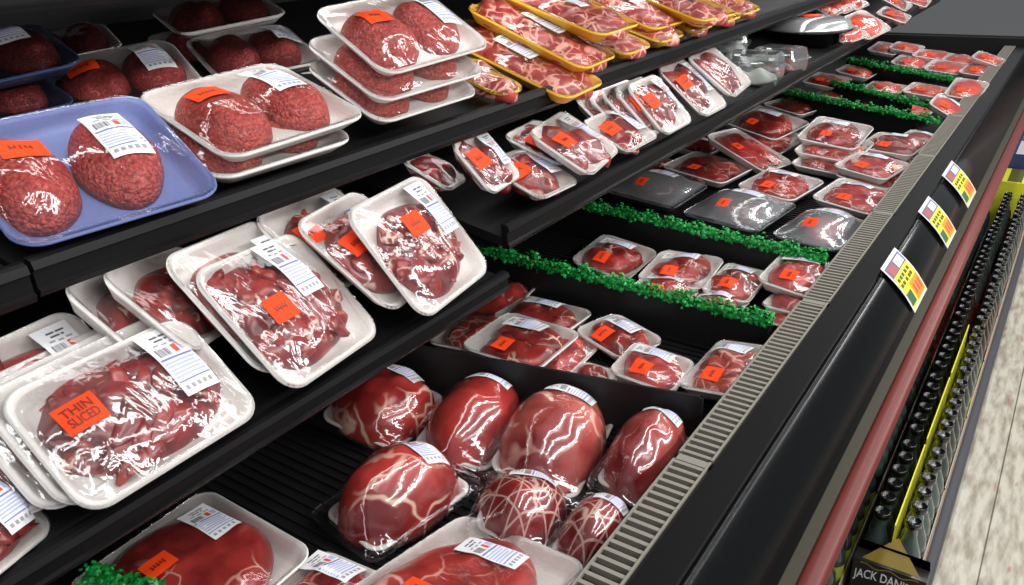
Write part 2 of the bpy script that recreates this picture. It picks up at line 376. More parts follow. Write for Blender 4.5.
def sticker(F, parent, cx, cy, w=.05, l=.045, rot=0., lines=None, scr=True):
    mb = MB(); a = (cx, cy, w, l, rot)
    patch(mb, F, *a, 0, 1, 0, 1, 0, .0003, 5, 5)
    c, s = math.cos(rot), math.sin(rot)
    if lines:
        for k, t in enumerate(lines):
            v, f = text_tris(t, bold=.02); wd = max(p[0] for p in v)-min(p[0] for p in v); ht = .7
            sx = w*.74/wd; sy = l*.30/ht; vo = (.5-(k+.5)/len(lines))*l*.72
            mb.add([(cx+(p[0]*sx)*c-(p[1]*sy+vo)*s, cy+(p[0]*sx)*s+(p[1]*sy+vo)*c, F.z(cx+(p[0]*sx)*c-(p[1]*sy+vo)*s, cy+(p[0]*sx)*s+(p[1]*sy+vo)*c)+.0022) for p in v], f, 1)
    elif scr:
        for k in range(5):
            patch(mb, F, *a, .24+.11*k, .29+.11*k, .38, .62-.05*(k % 2), 1, .0008)
        patch(mb, F, *a, .28, .72, .50, .55, 1, .0008)
    return mb.build('orange_sticker', [M['orange'], M['orangeink']], parent)

def pose(x, y, z, yaw, tilt, roll):
    ya, ti, ro = map(math.radians, (yaw, tilt, roll))
    a = Vector((0, 1, 0)); b = Vector((-math.cos(ti), 0, math.sin(ti))); n = a.cross(b)
    a2 = a*math.cos(ro)+n*math.sin(ro)
    Z = Matrix.Rotation(ya, 3, 'Z'); a2 = Z @ a2; b = Z @ b; n = a2.cross(b)
    return Matrix(((a2.x, b.x, n.x, x), (a2.y, b.y, n.y, y), (a2.z, b.z, n.z, z), (0, 0, 0, 1)))

# ------------------------------------------------------------------ the setting
YF, YN = 6.15, -.35
def checker_floor():
    m, nt, b = _new('speckled vinyl floor tile'); L = nt.links
    tc = N(nt, 'ShaderNodeTexCoord')
    no = N(nt, 'ShaderNodeTexNoise'); no.inputs['Scale'].default_value = 14; no.inputs['Detail'].default_value = 8; L.new(tc.outputs['Object'], no.inputs['Vector'])
    mp = N(nt, 'ShaderNodeMapping'); mp.inputs['Scale'].default_value = (1, .22, 1); mp.inputs['Rotation'].default_value = (0, 0, .5); L.new(tc.outputs['Object'], mp.inputs['Vector'])
    n2 = N(nt, 'ShaderNodeTexNoise'); n2.inputs['Scale'].default_value = 46; n2.inputs['Detail'].default_value = 5; L.new(mp.outputs[0], n2.inputs['Vector'])
    mx = N(nt, 'ShaderNodeMix', data_type='RGBA'); mx.inputs[6].default_value = (.30, .26, .20, 1); mx.inputs[7].default_value = (.56, .53, .45, 1); L.new(ramp(nt, n2.outputs['Fac'], .35, .6), mx.inputs[0])
    n3 = N(nt, 'ShaderNodeTexNoise'); n3.inputs['Scale'].default_value = 30; n3.inputs['Detail'].default_value = 2; L.new(mp.outputs[0], n3.inputs['Vector'])
    m2 = N(nt, 'ShaderNodeMix', data_type='RGBA'); m2.inputs[7].default_value = (.34, .10, .07, 1); L.new(ramp(nt, n3.outputs['Fac'], .68, .74, 0, .6), m2.inputs[0]); L.new(mx.outputs[2], m2.inputs[6])
    br = N(nt, 'ShaderNodeTexBrick'); br.offset = 0.; br.inputs['Scale'].default_value = 1.; br.inputs['Brick Width'].default_value = .305; br.inputs['Row Height'].default_value = 9.15
    br.inputs['Mortar Size'].default_value = .0022; br.inputs['Color1'].default_value = br.inputs['Color2'].default_value = (1, 1, 1, 1); br.inputs['Mortar'].default_value = (.25, .23, .2, 1)
    mo = N(nt, 'ShaderNodeMapping'); mo.inputs['Location'].default_value = (-.045, .05, 0); L.new(tc.outputs['Object'], mo.inputs['Vector']); L.new(mo.outputs[0], br.inputs['Vector'])
    m3 = N(nt, 'ShaderNodeMix', data_type='RGBA', blend_type='MULTIPLY'); m3.inputs[0].default_value = 1; L.new(m2.outputs[2], m3.inputs[6]); L.new(br.outputs['Color'], m3.inputs[7])
    L.new(m3.outputs[2], b.inputs['Base Color']); b.inputs['Roughness'].default_value = .3
    return m
mb = MB(); mb.box(-4, 3, -2, 12, -.05, 0)
tag(mb.build('floor', checker_floor()), None, None, kind='structure')

# ------------------------------------------------------------------ the refrigerated case
case = empty('refrigerated_display_case'); case.location = (-1.1, 3, 0)
tag(case, 'long black refrigerated meat display case with two shelves above an open well', 'display case')
_p = case
def cpart(mb, name, mats, smooth=False):
    o = mb.build(name, mats, None, smooth)
    for v in o.data.vertices: v.co -= Vector((-1.1, 3, 0))
    o.parent = case; return o
GI, GO, RI = -.443, -.381, -.313
mb = MB(); mb.prism_y([(-1.80, .05), (-.32, .05), (-.32, .56), (-.25, .62), (-.40, .62), (-.46, .62), (-1.75, .62), (-1.80, .62)], YN, YF); cpart(mb, 'case_base', M['black'])
mb = MB(); mb.box(-1.75, GI, YN, YF, .62, .655)
y = YN
while y < 3.0:
    mb.box(-1.72, GI-.005, y, y+.009, .655, .6595); y += .021
cpart(mb, 'well_deck', M['black'])
mb = MB(); mb.box(GI-.004, GI+.004, YN, YF, .62, .752); cpart(mb, 'well_front_wall', M['black'])
mb = MB(); mb.box(GO, RI, YN, YF, .735, .760, bev=.006)
cpart(mb, 'front_ledge', M['ledge'])
mb = MB(); mb.prism_y([(RI-.003, .758), (RI+.004, .7615), (RI+.010, .757), (-.222, .674), (-.232, .66), (-.30, .66)], YN, YF)
o = cpart(mb, 'front_panel', M['black_gloss'], True)
mb = MB(); mb.box(-.245, -.202, YN, YF, .625, .672, bev=.004); cpart(mb, 'olive_strip', M['tan'])
mb = MB(); mb.prism_y([(-.203, .636), (-.197, .630), (-.176, .630), (-.168, .636), (-.166, .650), (-.170, .660), (-.180, .665), (-.197, .665), (-.203, .660)], YN, YF); cpart(mb, 'bumper_rail', M['bumper'], True)
# intake grille in sections
y0 = YN
while y0 < YF-.1:
    y1 = min(y0+.715, YF); mb = MB()
    mb.box(GI, GI+.004, y0, y1, .742, .758); mb.box(GO-.004, GO, y0, y1, .742, .7595)
    mb.box(GI, GO, y0, y1, .728, .732, 1)
    mb.box(GI, GO, y1-.018, y1-.001, .752, .758)
    y = y0+.004
    while y < y1-.02:
        mb.box(GI+.003, GO-.003, y, y+.0075, .746, .757); y += .019
    cpart(mb, 'air_grille', [M['grille'], M['black']]); y0 += .72
mb = MB(); mb.box(-1.80, -1.76, YN, YF, .62, 2.2); cpart(mb, 'back_panel', M['black'])
def shelf(y0, y1, xf, z0, z1, depth, tilt, name='shelf'):
    mb = MB(); t = math.tan(math.radians(tilt)); xb = xf-depth
    mb.prism_y([(xf-.012, z0+.004), (xf-.012, z0+.022), (xb, z0+.022+depth*t), (xb, z0+.004+depth*t)], y0, y1)
    s = cpart(mb, name, M['black'])
    mb = MB(); h = z1-z0
    mb.prism_y([(xf-.012, z0), (xf+.002, z0), (xf+.006, z0+h*.18), (xf+.001, z0+h*.24), (xf+.001, z0+h*.68), (xf+.006, z0+h*.74), (xf+.003, z1-.002), (xf-.003, z1), (xf-.012, z1)], y0, y1)
    cpart(mb, 'shelf_price_rail', M['charcoal'])
    for yy in (y0+.01, y1-.02):
        mb = MB(); mb.prism_y([(xf-.02, z0+.004), (xf-.06, z0-.012), (xb, z0-.04+depth*t), (xb, z0+.006+depth*t)], yy, yy+.005)
        cpart(mb, 'shelf_bracket', M['black'])
shelf(YN, .345, -.879, 1.253, 1.297, .85, 11)
shelf(.35, YF, -.88, 1.256, 1.299, .85, 11)
shelf(YN, 1.095, -.795, .985, 1.022, .55, 11)
shelf(1.10, 5.65, -.795, 1.063, 1.110, .75, 10)
shelf(YN, YF, -.98, 1.535, 1.575, .75, 6)
# far end: end panel of this case and the dark lid of the next one
mb = MB(); mb.box(-1.80, -.30, YF, YF+.03, .05, .80, bev=.004); cpart(mb, 'end_panel', M['black'])
nx = MB(); nx.box(-2.4, .15, YF+.12, YF+3.4, .72, .80, bev=.01); nx.box(-2.35, .10, YF+.16, YF+3.3, .02, .72)
tag(nx.build('covered_counter', plain('dark glossy counter', (.030, .030, .028), .35, coat=.3, bump=.3, bscale=6)), 'dark grey covered counter beyond the far end of the meat case', 'counter')

# well dividers, and the green garnish that runs along some of them
def divider(y, x0, x1, zt, label, dy=0.):
    v = []; f = []
    mb = MB(); mb.box(0, x1-x0, -.003, .003, 0, zt-.66); mb.box(0, x1-x0, -.006, .006, 0, .006)
    mb.box(0, .006, -.008, .008, 0, zt-.66); mb.box(x1-x0-.006, x1-x0, -.008, .008, 0, zt-.66)
    o = mb.build('well_divider', M['black']); o.location = (x0, y, .6602); o.rotation_euler.z = math.atan2(dy, x1-x0)
    tag(o, label, 'divider', 'black dividers across the well'); return o
def garnish(y, x0, x1, zt, label, dy=0., wdt=.036, hgt=.034, seed=1, dens=1.):
    R = random.Random(seed); v = []; f = []; mi = []
    n = int((x1-x0)*1500*dens); ang = math.atan2(dy, x1-x0); Lg = math.hypot(x1-x0, dy)
    for i in range(n):
        x = Lg*(i+R.random())/n; th = R.uniform(0, math.pi); r = R.uniform(.35, 1.15)*(.85+.2*math.sin(x*70+seed))
        cy, cz = math.cos(th)*wdt*.5*r, math.sin(th)*hgt*r+R.uniform(-.004, .004)
        s = R.uniform(.0050, .0095); a = R.uniform(0, 6.28); k = len(v); m = 6
        nrm = Vector((R.uniform(-1, 1), math.cos(th)+R.uniform(-.8, .8), math.sin(th)+.2+R.uniform(-.6, .6))).normalized(); t1 = nrm.orthogonal().normalized(); t2 = nrm.cross(t1)
        c0 = Vector((x, cy, cz)); v.append(tuple(c0+nrm*s*.25))
        for q in range(m):
            b = a+2*math.pi*q/m; rr = s*(1. if q % 2 else .6)
            v.append(tuple(c0+t1*rr*math.cos(b)+t2*rr*math.sin(b)-nrm*s*.35*(q % 2)))
        for q in range(m): f.append((k, k+1+q, k+1+(q+1) % m)); mi.append(1 if R.random() < .28 else 0)
    # spine
    k = len(v); sec = [(-.15, 0), (.15, 0), (.2, .3), (0, .5), (-.2, .3)]
    for xx in (0, Lg):
        for a_, b_ in sec: v.append((xx, a_*wdt, b_*hgt))
    for q in range(5): f.append((k+q, k+(q+1) % 5, k+5+(q+1) % 5, k+5+q)); mi.append(0)
    f.append(tuple(k+q for q in range(4, -1, -1))); f.append(tuple(k+5+q for q in range(5))); mi += [0, 0]
    o = obj('parsley_garnish', v, f, [M['garnish'], M['garnish_tip']], None, False, mi, (x0, y, zt)); o.rotation_euler.z = ang
    tag(o, label, 'garnish', 'green plastic garnish strips on the well dividers'); return o
divider(1.10, -1.25, -.450, .775, 'black divider standing behind the round roasts, without any garnish', .15)
divider(1.66, -1.55, -.455, .762, 'black divider under the green garnish nearest the round roasts', -.04)
garnish(1.66, -1.30, -.455, .763, 'green garnish strip between the row of flat steaks and the first row of round chops', -.04, seed=1)
divider(2.16, -1.55, -.455, .755, 'black divider in front of the three grey domed trays', -.10)
garnish(2.16, -1.35, -.455, .756, 'green garnish strip in front of the three grey domed trays', -.10, seed=2, wdt=.045)
divider(4.20, -1.3, -.455, .755, 'black divider behind the tall heap of white trays', -.42)
garnish(4.20, -1.30, -.455, .756, 'green garnish strip right behind the tall heap of white trays', -.42, seed=3, wdt=.04, dens=.7)
divider(4.48, -1.08, -.50, .76, 'short black divider between the two far green garnish strips', -.46)
garnish(4.48, -1.08, -.50, .761, 'short middle strip of green garnish among the far trays', -.46, seed=4, wdt=.04, dens=.7)
divider(5.22, -1.18, -.50, .76, 'black divider below the farthest row of trays in the well', -.50)
garnish(5.22, -1.18, -.50, .761, 'green garnish strip below the farthest row of trays in the well', -.50, seed=5, wdt=.05, dens=.7)
garnish(4.9, -1.35, -1.05, 1.235, 'green garnish piece lying at the back of the far end of the shelf', 0., seed=6, wdt=.05, hgt=.03, dens=.6)
garnish(.372, -1.07, -.945, .742, 'green garnish strip lying on the near flat steak at the bottom edge', .03, seed=7, wdt=.05, hgt=.022)

# ------------------------------------------------------------------ packages of meat
def blobs_for(kind, L, W, seed, sh=0.):
    R = random.Random(seed*13+5); u = lambda a, b: R.uniform(a, b)
    if kind == 'gb':
        return [(Blob(-L*.215+u(-.004, .004)+sh, -W*.02, L*.235, W*.36, .043, u(-.15, .15), seed, 3.0, .035, bumpy=.0012), 'patty', 'ground'),
                (Blob(L*.225+u(-.004, .004)+sh, W*.0, L*.215, W*.36, .040, u(-.15, .15), seed+50, 3.0, .035, bumpy=.0012), 'patty', 'ground')]
    if kind == 'yellow':
        out = []
        for k in range(3):
            out.append((Blob(u(-.006, .006), -W*.30+k*W*.30, L*.44, W*.22, .026+.003*k, u(-.2, .2), seed+k*9, 5, .08, bumpy=.003), 'rib_slice', 'fatty'))
        return out
    if kind == 'steak':
        n = R.choice((1, 2, 2, 3)); mk = R.choice(('steak', 'steak', 'stew'))
        if n == 1: return [(Blob(0, 0, L*.43, W*.42, .030, u(-.15, .15), seed, 6, .06, bumpy=.0015), 'steak', mk)]
        out = []
        for k in range(n):
            out.append((Blob(-L*.02+(k-(n-1)/2)*L*.46/n*1.25, u(-.01, .01), L*.42/n*1.35, W*.42, .022+.006*k, u(-.25, .25), seed+k*9, 5, .09, bumpy=.002), 'steak', mk))
        return out
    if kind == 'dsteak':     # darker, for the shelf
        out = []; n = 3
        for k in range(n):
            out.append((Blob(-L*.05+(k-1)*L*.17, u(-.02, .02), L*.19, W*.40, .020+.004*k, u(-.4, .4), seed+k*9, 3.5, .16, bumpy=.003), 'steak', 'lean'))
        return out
    if kind == 'chops':
        return [(Blob(u(-.01, .01)-L*.10, W*.04, L*.30, W*.38, .034, u(0, 3), seed, 3, .08, bumpy=.002), 'chop', 'steak'),
                (Blob(L*.13, -W*.03, L*.27, W*.36, .036, u(0, 3), seed+9, 3, .08, bumpy=.002), 'chop', 'stew')]
    if kind == 'bright': return [(Blob(0, 0, L*.44, W*.43, .03, 0, seed, 6, .04, bumpy=.001), 'steak', 'bright')]
    return []
CAT = {'gb': ('ground_beef_package', 'ground beef package'), 'yellow': ('rib_package', 'rib package'), 'steak': ('steak_package', 'steak package'), 'dsteak': ('steak_package', 'steak package'),
       'chops': ('chop_package', 'steak package'), 'roast': ('roast_package', 'roast package'), 'strips': ('beef_strip_package', 'sliced beef package'), 'stew': ('stew_beef_package', 'stew beef package'),
       'bigsteak': ('large_steak_package', 'steak package'), 'bright': ('steak_package', 'steak package'), 'dome': ('domed_meat_package', 'domed meat tray')}
GRP = {}
def package(key, kind, P, label, group=None, seed=1, foam='foam', lab=True, stk=True, D=.022, mat=None, lpos=None, spos=None, lrot=0., lines=None, hmul=1., ground=None, shift=0.):
    x, y, z, yaw, tilt, roll, L, W = P
    root = empty(CAT[kind][0], pose(x, y, z, yaw, tilt, roll)); tag(root, label, CAT[kind][1], group)
    far = y > 2.2
    if z < .9 and D < .03: D = max(.016, min(.030, z-.662))
    v, f = tray_mesh(L, W, D, R=min(.034, W*.18)); t = obj('tray', v, f, M[foam], root)
    R = random.Random(seed); bl = []
    if kind in ('strips', 'stew'):
        bl = [Blob(0, -.004, L*.47, W*.43, .036, 0, seed, 4, .05)]
        n = 46 if kind == 'strips' else 40
        F0 = Film(L*.985, W*.985, bl, nx=34, ny=28, iters=60, lift=.0018)
        if key not in ('thin1', 'stew1', 'stew3', 'thin6'): n = 16
        for k in range(n):
            a = R.uniform(0, 6.28); r = math.sqrt(R.random())*.86; qx = math.cos(a)*r*L*.42; qy = math.sin(a)*r*W*.39-.006
            top = float(bl[0].height(np.array(qx), np.array(qy)))
            if kind == 'strips':
                an = R.uniform(-.7, .9); ln = R.uniform(.045, .085); w_ = R.uniform(.009, .014); h_ = R.uniform(.004, .006); bd = R.uniform(-2.2, 2.2)
            else:
                an = R.uniform(0, 3.14); ln = R.uniform(.030, .050); w_ = R.uniform(.011, .016); h_ = R.uniform(.009, .012); bd = R.uniform(-.8, .8)
            zz = max(ZB+h_, ZB+(top-ZB)*(k+.5)/n*1.0-h_*.4)
            v, f = strip_mesh(qx-math.cos(an)*ln/2, qy-math.sin(an)*ln/2, zz, an, ln, w_, h_, bd, R, R.uniform(-.12, .12))
            lim = lambda p: (max(-L/2+.016, min(L/2-.016, p[0])), max(-W/2+.016, min(W/2-.016, p[1])), max(ZB+.0005, p[2]))
            v = [lim(p) for p in v]; v = [(p[0], p[1], min(p[2], F0.z(p[0], p[1])-.0022)) for p in v]
            obj('beef_strip' if kind == 'strips' else 'beef_cube', v, f, M['stew' if kind == 'stew' or k % 3 == 0 else 'lean'], root)
        core = Blob(0, -.006, L*.43, W*.39, .028, 0, seed, 3, .10, bumpy=.003); v, f = core.mesh(); obj('beef_layer', v, f, M['lean'], root)
    elif kind == 'roast':
        h = .108*hmul; b0 = Blob(0, 0, L*.54, W*.57, h, 0, seed, 2.2, .05, bumpy=.0015); bl = [b0]
        v, f = b0.mesh(60, 16); obj('roast', v, f, M[mat or 'roast'], root)
    elif kind == 'bigsteak':
        b0 = Blob(-L*.03, -W*.01, L*.475, W*.465, .034, .03, seed, 8, .03, bumpy=.0012); bl = [b0]
        v, f = b0.mesh(70, 14); obj('steak', v, f, M[mat or 'steak'], root)
    elif kind == 'dome':
        b0 = Blob(0, 0, L*.31, W*.28, .050, .1, seed, 4, .08, bumpy=.003); v, f = b0.mesh(); obj('meat_cut', v, f, M[mat or 'dark'], root)
        bl = [Blob(0, 0, L*.46, W*.46, .066, 0, seed, 2.6, .0)]; bl[0].tilt = (0, 0)
    else:
        for b, nm, mt in blobs_for(kind, L, W, seed, shift):
            if ground and mt == 'ground': mt = ground
            v, f = b.mesh(36 if not far else 28, 9 if not far else 7); obj(nm, v, f, M[mat or mt], root); bl.append(b)
    kf = 1.19 if kind == 'roast' else .985
    F = Film(L*kf, W*kf, bl, nx=22 if far else 34, ny=18 if far else 28, iters=60, lift=.0018)
    if kind == 'dome':
        v, f = F.mesh(R=.03, over=.001); obj('clear_dome', v, f, M['dome'], root)
    else:
        v, f = F.mesh(R=min(.032, W*.17), over=.0006); obj('plastic_wrap', v, f, M['film_tight' if kind == 'roast' else 'film'], root)
    if lab:
        lw, ll = (.050, min(.105, W*.62)) if kind not in ('roast', 'yellow') else ((.050, min(.10, W*.6)) if kind == 'roast' else (.038, .10))
        cx, cy = lpos or ((L*(.25 if z < .9 else .30), W*.10) if kind not in ('roast', 'dome') else (L*.15, -W*.02) if kind == 'dome' else (L*.27, W*.02))
        price_label(F, root, cx, cy, lw, ll, lrot, fine=not far)
    if stk:
        cx, cy = spos or (-L*.25, W*.08)
        sticker(F, root, cx, cy, .046 if kind != 'gb' else .050, .040, .0, lines)
    return root
PK = [
    ('blue1', 'gb', (-0.97, 0.481, 1.361, -10, 25, 2, 0.24, 0.235), 'large blue foam tray of ground beef at the left end of the top shelf', dict(foam='bluefoam', lpos=(0.045, 0.015), shift=-0.022)),
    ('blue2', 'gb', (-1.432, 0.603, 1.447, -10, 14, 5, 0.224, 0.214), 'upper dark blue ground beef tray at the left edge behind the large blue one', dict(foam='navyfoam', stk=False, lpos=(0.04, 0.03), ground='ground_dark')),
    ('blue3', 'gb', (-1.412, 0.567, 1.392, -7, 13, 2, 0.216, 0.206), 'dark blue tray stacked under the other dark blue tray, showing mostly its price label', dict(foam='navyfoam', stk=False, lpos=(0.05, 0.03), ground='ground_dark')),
    ('gb1', 'gb', (-0.979, 0.745, 1.378, -5, 16, 3, 0.243, 0.232), 'white tray of two ground beef patties with orange sticker, right beside the large blue tray', dict(lpos=(0.055, 0.03))),
    ('gb2', 'gb', (-0.982, 0.723, 1.346, -4, 14, 1, 0.237, 0.224), 'white ground beef tray under the one beside the large blue tray, only its edge showing', dict(stk=False, lab=False)),
    ('gb3', 'gb', (-0.945, 1.049, 1.449, -3, 30, 3, 0.259, 0.185), 'topmost white ground beef tray of the stack of three on the top shelf', dict()),
    ('gb4', 'gb', (-0.951, 1.031, 1.406, -4, 26, 2, 0.256, 0.194), 'middle white ground beef tray of the stack of three on the top shelf', dict(stk=False, lab=False)),
    ('gb5', 'gb', (-0.953, 1.021, 1.371, -2, 26, 1, 0.253, 0.187), 'lowest white ground beef tray of the stack of three on the top shelf', dict(stk=False, lab=False)),
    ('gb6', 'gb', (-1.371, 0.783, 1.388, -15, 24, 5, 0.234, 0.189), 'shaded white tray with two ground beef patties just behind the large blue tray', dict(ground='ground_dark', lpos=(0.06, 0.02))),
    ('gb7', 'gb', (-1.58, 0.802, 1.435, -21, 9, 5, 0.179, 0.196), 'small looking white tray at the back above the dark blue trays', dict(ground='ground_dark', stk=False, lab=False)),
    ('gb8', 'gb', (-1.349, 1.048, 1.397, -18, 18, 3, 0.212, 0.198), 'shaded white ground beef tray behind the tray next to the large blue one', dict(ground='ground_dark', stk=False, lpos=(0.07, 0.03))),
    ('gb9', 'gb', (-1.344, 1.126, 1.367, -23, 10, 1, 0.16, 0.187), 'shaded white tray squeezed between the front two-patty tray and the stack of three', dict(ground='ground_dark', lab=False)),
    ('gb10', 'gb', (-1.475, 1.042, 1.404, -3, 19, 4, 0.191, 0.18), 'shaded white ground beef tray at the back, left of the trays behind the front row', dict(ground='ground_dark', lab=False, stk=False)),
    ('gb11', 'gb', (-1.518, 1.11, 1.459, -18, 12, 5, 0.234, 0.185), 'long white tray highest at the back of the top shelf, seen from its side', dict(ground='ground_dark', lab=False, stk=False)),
    ('y1', 'yellow', (-1.0, 1.452, 1.344, -1, 19, 4, 0.158, 0.371), 'frontmost large yellow tray of sliced ribs beside the stack of three ground beef trays', dict()),
    ('y0', 'yellow', (-0.99, 1.268, 1.344, -8, 14, 2, 0.082, 0.252), 'small round steak on the yellow tray poking out under the stack of three', dict(lab=False)),
    ('y2', 'yellow', (-0.993, 1.546, 1.383, 5, 23, 1, 0.187, 0.31), 'yellow tray of sliced ribs lying on the frontmost yellow tray, label in its middle', dict()),
    ('y3', 'yellow', (-0.987, 1.642, 1.424, -2, 17, 2, 0.181, 0.3), 'long yellow tray on top of the pile in the middle of the yellow trays', dict()),
    ('y4', 'yellow', (-1.024, 1.996, 1.398, -6, 19, 2, 0.171, 0.301), 'yellow rib tray just right of the long one on top of the pile', dict()),
    ('y5', 'yellow', (-0.977, 2.15, 1.367, 0, 21, 2, 0.141, 0.255), 'yellow tray at the shelf edge below the upper right pile of rib trays', dict(lab=False)),
    ('y6', 'yellow', (-0.99, 1.954, 1.361, -1, 17, 2, 0.15, 0.273), 'yellow tray corner at the shelf edge, second to the right of the front tray', dict(lab=False)),
    ('y7', 'yellow', (-0.994, 1.765, 1.361, -3, 17, 3, 0.137, 0.284), 'yellow tray corner at the shelf edge next to the front yellow tray', dict(lab=False)),
    ('y8', 'yellow', (-0.924, 2.115, 1.396, -15, 15, 2, 0.165, 0.286), 'yellow rib tray on top of the pile near the upper frame edge', dict()),
    ('y9', 'yellow', (-0.986, 2.382, 1.36, -4, 18, 3, 0.138, 0.258), 'yellow tray at the shelf edge under the pile near the upper frame edge', dict(lab=False)),
    ('y10', 'yellow', (-0.991, 2.549, 1.364, -5, 17, 3, 0.145, 0.267), 'farthest visible yellow tray on the top shelf', dict(lab=False)),
    ('thin1', 'strips', (-0.84, 0.403, 1.101, 2, 39, -1, 0.244, 0.172), 'white tray of thin sliced beef strips with an orange THIN SLICED sticker', dict(lpos=(0.068, 0.026), spos=(-0.066, 0.018), lines=('THIN', 'SLICED'))),
    ('thin2', 'strips', (-0.863, 0.39, 1.105, 4, 41, -1, 0.242, 0.167), 'white tray leaning directly behind the THIN SLICED one', dict(lab=False, stk=False)),
    ('thin3', 'strips', (-0.885, 0.373, 1.101, 5, 42, -1, 0.239, 0.167), 'second white tray behind the THIN SLICED one in the leaning row', dict(lab=False, stk=False)),
    ('thin4', 'strips', (-0.907, 0.351, 1.098, 6, 43, -2, 0.235, 0.165), 'third white tray behind the THIN SLICED one in the leaning row', dict(lab=False, stk=False)),
    ('thin5', 'strips', (-0.947, 0.33, 1.117, 8, 47, 0, 0.231, 0.163), 'rearmost larger white tray of the leaning row behind the THIN SLICED one', dict(stk=False)),
    ('thin6', 'strips', (-0.843, 0.21, 1.069, 17, 49, -21, 0.141, 0.12), 'white tray corner with strong glare at the lower left edge of the photo', dict(stk=False, lpos=(0.02, 0.0))),
    ('stew1', 'stew', (-0.859, 0.661, 1.12, 7, 45, -7, 0.229, 0.21), 'tilted white tray of stew beef just right of the THIN SLICED tray', dict(lpos=(0.03, 0.05), spos=(-0.045, 0.0), lab=True)),
    ('stew2', 'stew', (-0.901, 0.644, 1.139, 11, 47, -8, 0.229, 0.209), 'white tray leaning behind the tilted stew beef tray, right of the leaning row', dict(stk=False)),
    ('stew3', 'stew', (-0.835, 0.918, 1.132, 8, 51, 1, 0.221, 0.21), 'upright white tray of stew beef at the right end of the near lower shelf', dict(lpos=(0.062, 0.04), spos=(-0.01, 0.03))),
    ('stew4', 'stew', (-0.893, 0.863, 1.132, 14, 40, -2, 0.204, 0.206), 'white tray of stew beef leaning right behind the upright one at the shelf end', dict(lab=False)),
    ('stew5', 'stew', (-0.96, 0.838, 1.147, 10, 42, -6, 0.235, 0.173), 'shaded white tray peeking out between the two stew beef trays at the back', dict()),
    ('stew6', 'stew', (-0.967, 0.569, 1.151, 21, 42, -16, 0.235, 0.152), 'shaded white tray with dark red meat behind the leaning row of trays', dict(stk=False, lab=False)),
    ('stew7', 'stew', (-0.991, 0.521, 1.145, 23, 46, -18, 0.236, 0.145), 'darkest tray deep under the top shelf, left of the other shaded trays', dict(stk=False, lab=False)),
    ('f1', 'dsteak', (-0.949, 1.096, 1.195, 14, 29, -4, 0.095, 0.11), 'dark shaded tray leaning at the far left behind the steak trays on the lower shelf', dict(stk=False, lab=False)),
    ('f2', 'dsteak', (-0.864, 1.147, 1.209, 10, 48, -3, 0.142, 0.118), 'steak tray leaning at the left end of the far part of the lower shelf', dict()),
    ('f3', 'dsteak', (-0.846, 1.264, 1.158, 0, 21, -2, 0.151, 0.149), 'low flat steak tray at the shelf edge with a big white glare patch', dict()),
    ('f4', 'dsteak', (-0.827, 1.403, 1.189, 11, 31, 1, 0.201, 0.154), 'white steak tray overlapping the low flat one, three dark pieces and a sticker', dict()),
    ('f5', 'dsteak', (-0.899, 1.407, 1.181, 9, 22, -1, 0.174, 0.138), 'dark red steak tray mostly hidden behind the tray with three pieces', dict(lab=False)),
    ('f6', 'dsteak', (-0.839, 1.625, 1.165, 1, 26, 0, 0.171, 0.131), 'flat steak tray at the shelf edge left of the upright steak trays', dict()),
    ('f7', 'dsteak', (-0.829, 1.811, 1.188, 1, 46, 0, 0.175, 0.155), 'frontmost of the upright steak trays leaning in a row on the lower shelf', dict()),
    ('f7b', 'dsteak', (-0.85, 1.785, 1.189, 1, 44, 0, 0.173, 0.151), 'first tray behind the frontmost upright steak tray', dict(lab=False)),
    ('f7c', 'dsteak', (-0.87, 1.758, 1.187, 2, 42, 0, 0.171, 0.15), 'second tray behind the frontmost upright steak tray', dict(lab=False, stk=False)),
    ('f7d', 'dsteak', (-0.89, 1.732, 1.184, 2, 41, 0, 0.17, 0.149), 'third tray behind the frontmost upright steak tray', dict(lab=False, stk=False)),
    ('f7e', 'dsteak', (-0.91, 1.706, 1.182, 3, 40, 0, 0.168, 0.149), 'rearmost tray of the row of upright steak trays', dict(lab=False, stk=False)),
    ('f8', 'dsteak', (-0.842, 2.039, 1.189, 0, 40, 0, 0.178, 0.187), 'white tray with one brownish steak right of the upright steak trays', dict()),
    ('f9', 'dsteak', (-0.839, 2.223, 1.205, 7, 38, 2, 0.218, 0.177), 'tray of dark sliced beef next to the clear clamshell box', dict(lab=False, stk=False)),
    ('t1', 'bright', (-0.816, 3.848, 1.14, -9, 28, 6, 0.239, 0.165), 'white steak tray on the shelf right of the round black platter', dict(lab=False)),
    ('t1b', 'bright', (-0.829, 3.599, 1.133, -13, 23, 3, 0.218, 0.116), 'white steak tray half under the one right of the round black platter', dict(lab=False, stk=False)),
    ('t2', 'steak', (-0.81, 4.415, 1.12, 3, 18, 3, 0.215, 0.143), 'flat steak tray at the shelf edge near its far end', dict(lab=False)),
    ('t3', 'steak', (-0.834, 5.039, 1.136, 3, 18, 5, 0.221, 0.163), 'farthest steak tray on the lower shelf', dict(lab=False)),
    ('t4', 'steak', (-0.856, 4.681, 1.156, 2, 27, 3, 0.211, 0.15), 'steak tray between the flat one and the farthest one on the lower shelf', dict(lab=False)),
    ('t5a', 'bright', (-0.992, 4.267, 1.201, -3, 26, 3, 0.212, 0.16), 'right one of the red steak packs leaning behind the round black platter', dict(lab=False)),
    ('t5b', 'bright', (-1.011, 4.126, 1.2, -2, 26, 3, 0.211, 0.157), 'middle one of the red steak packs leaning behind the round black platter', dict(lab=False, stk=False)),
    ('t5c', 'bright', (-1.03, 3.995, 1.199, -1, 26, 3, 0.21, 0.154), 'left one of the red steak packs leaning behind the round black platter', dict(lab=False, stk=False)),
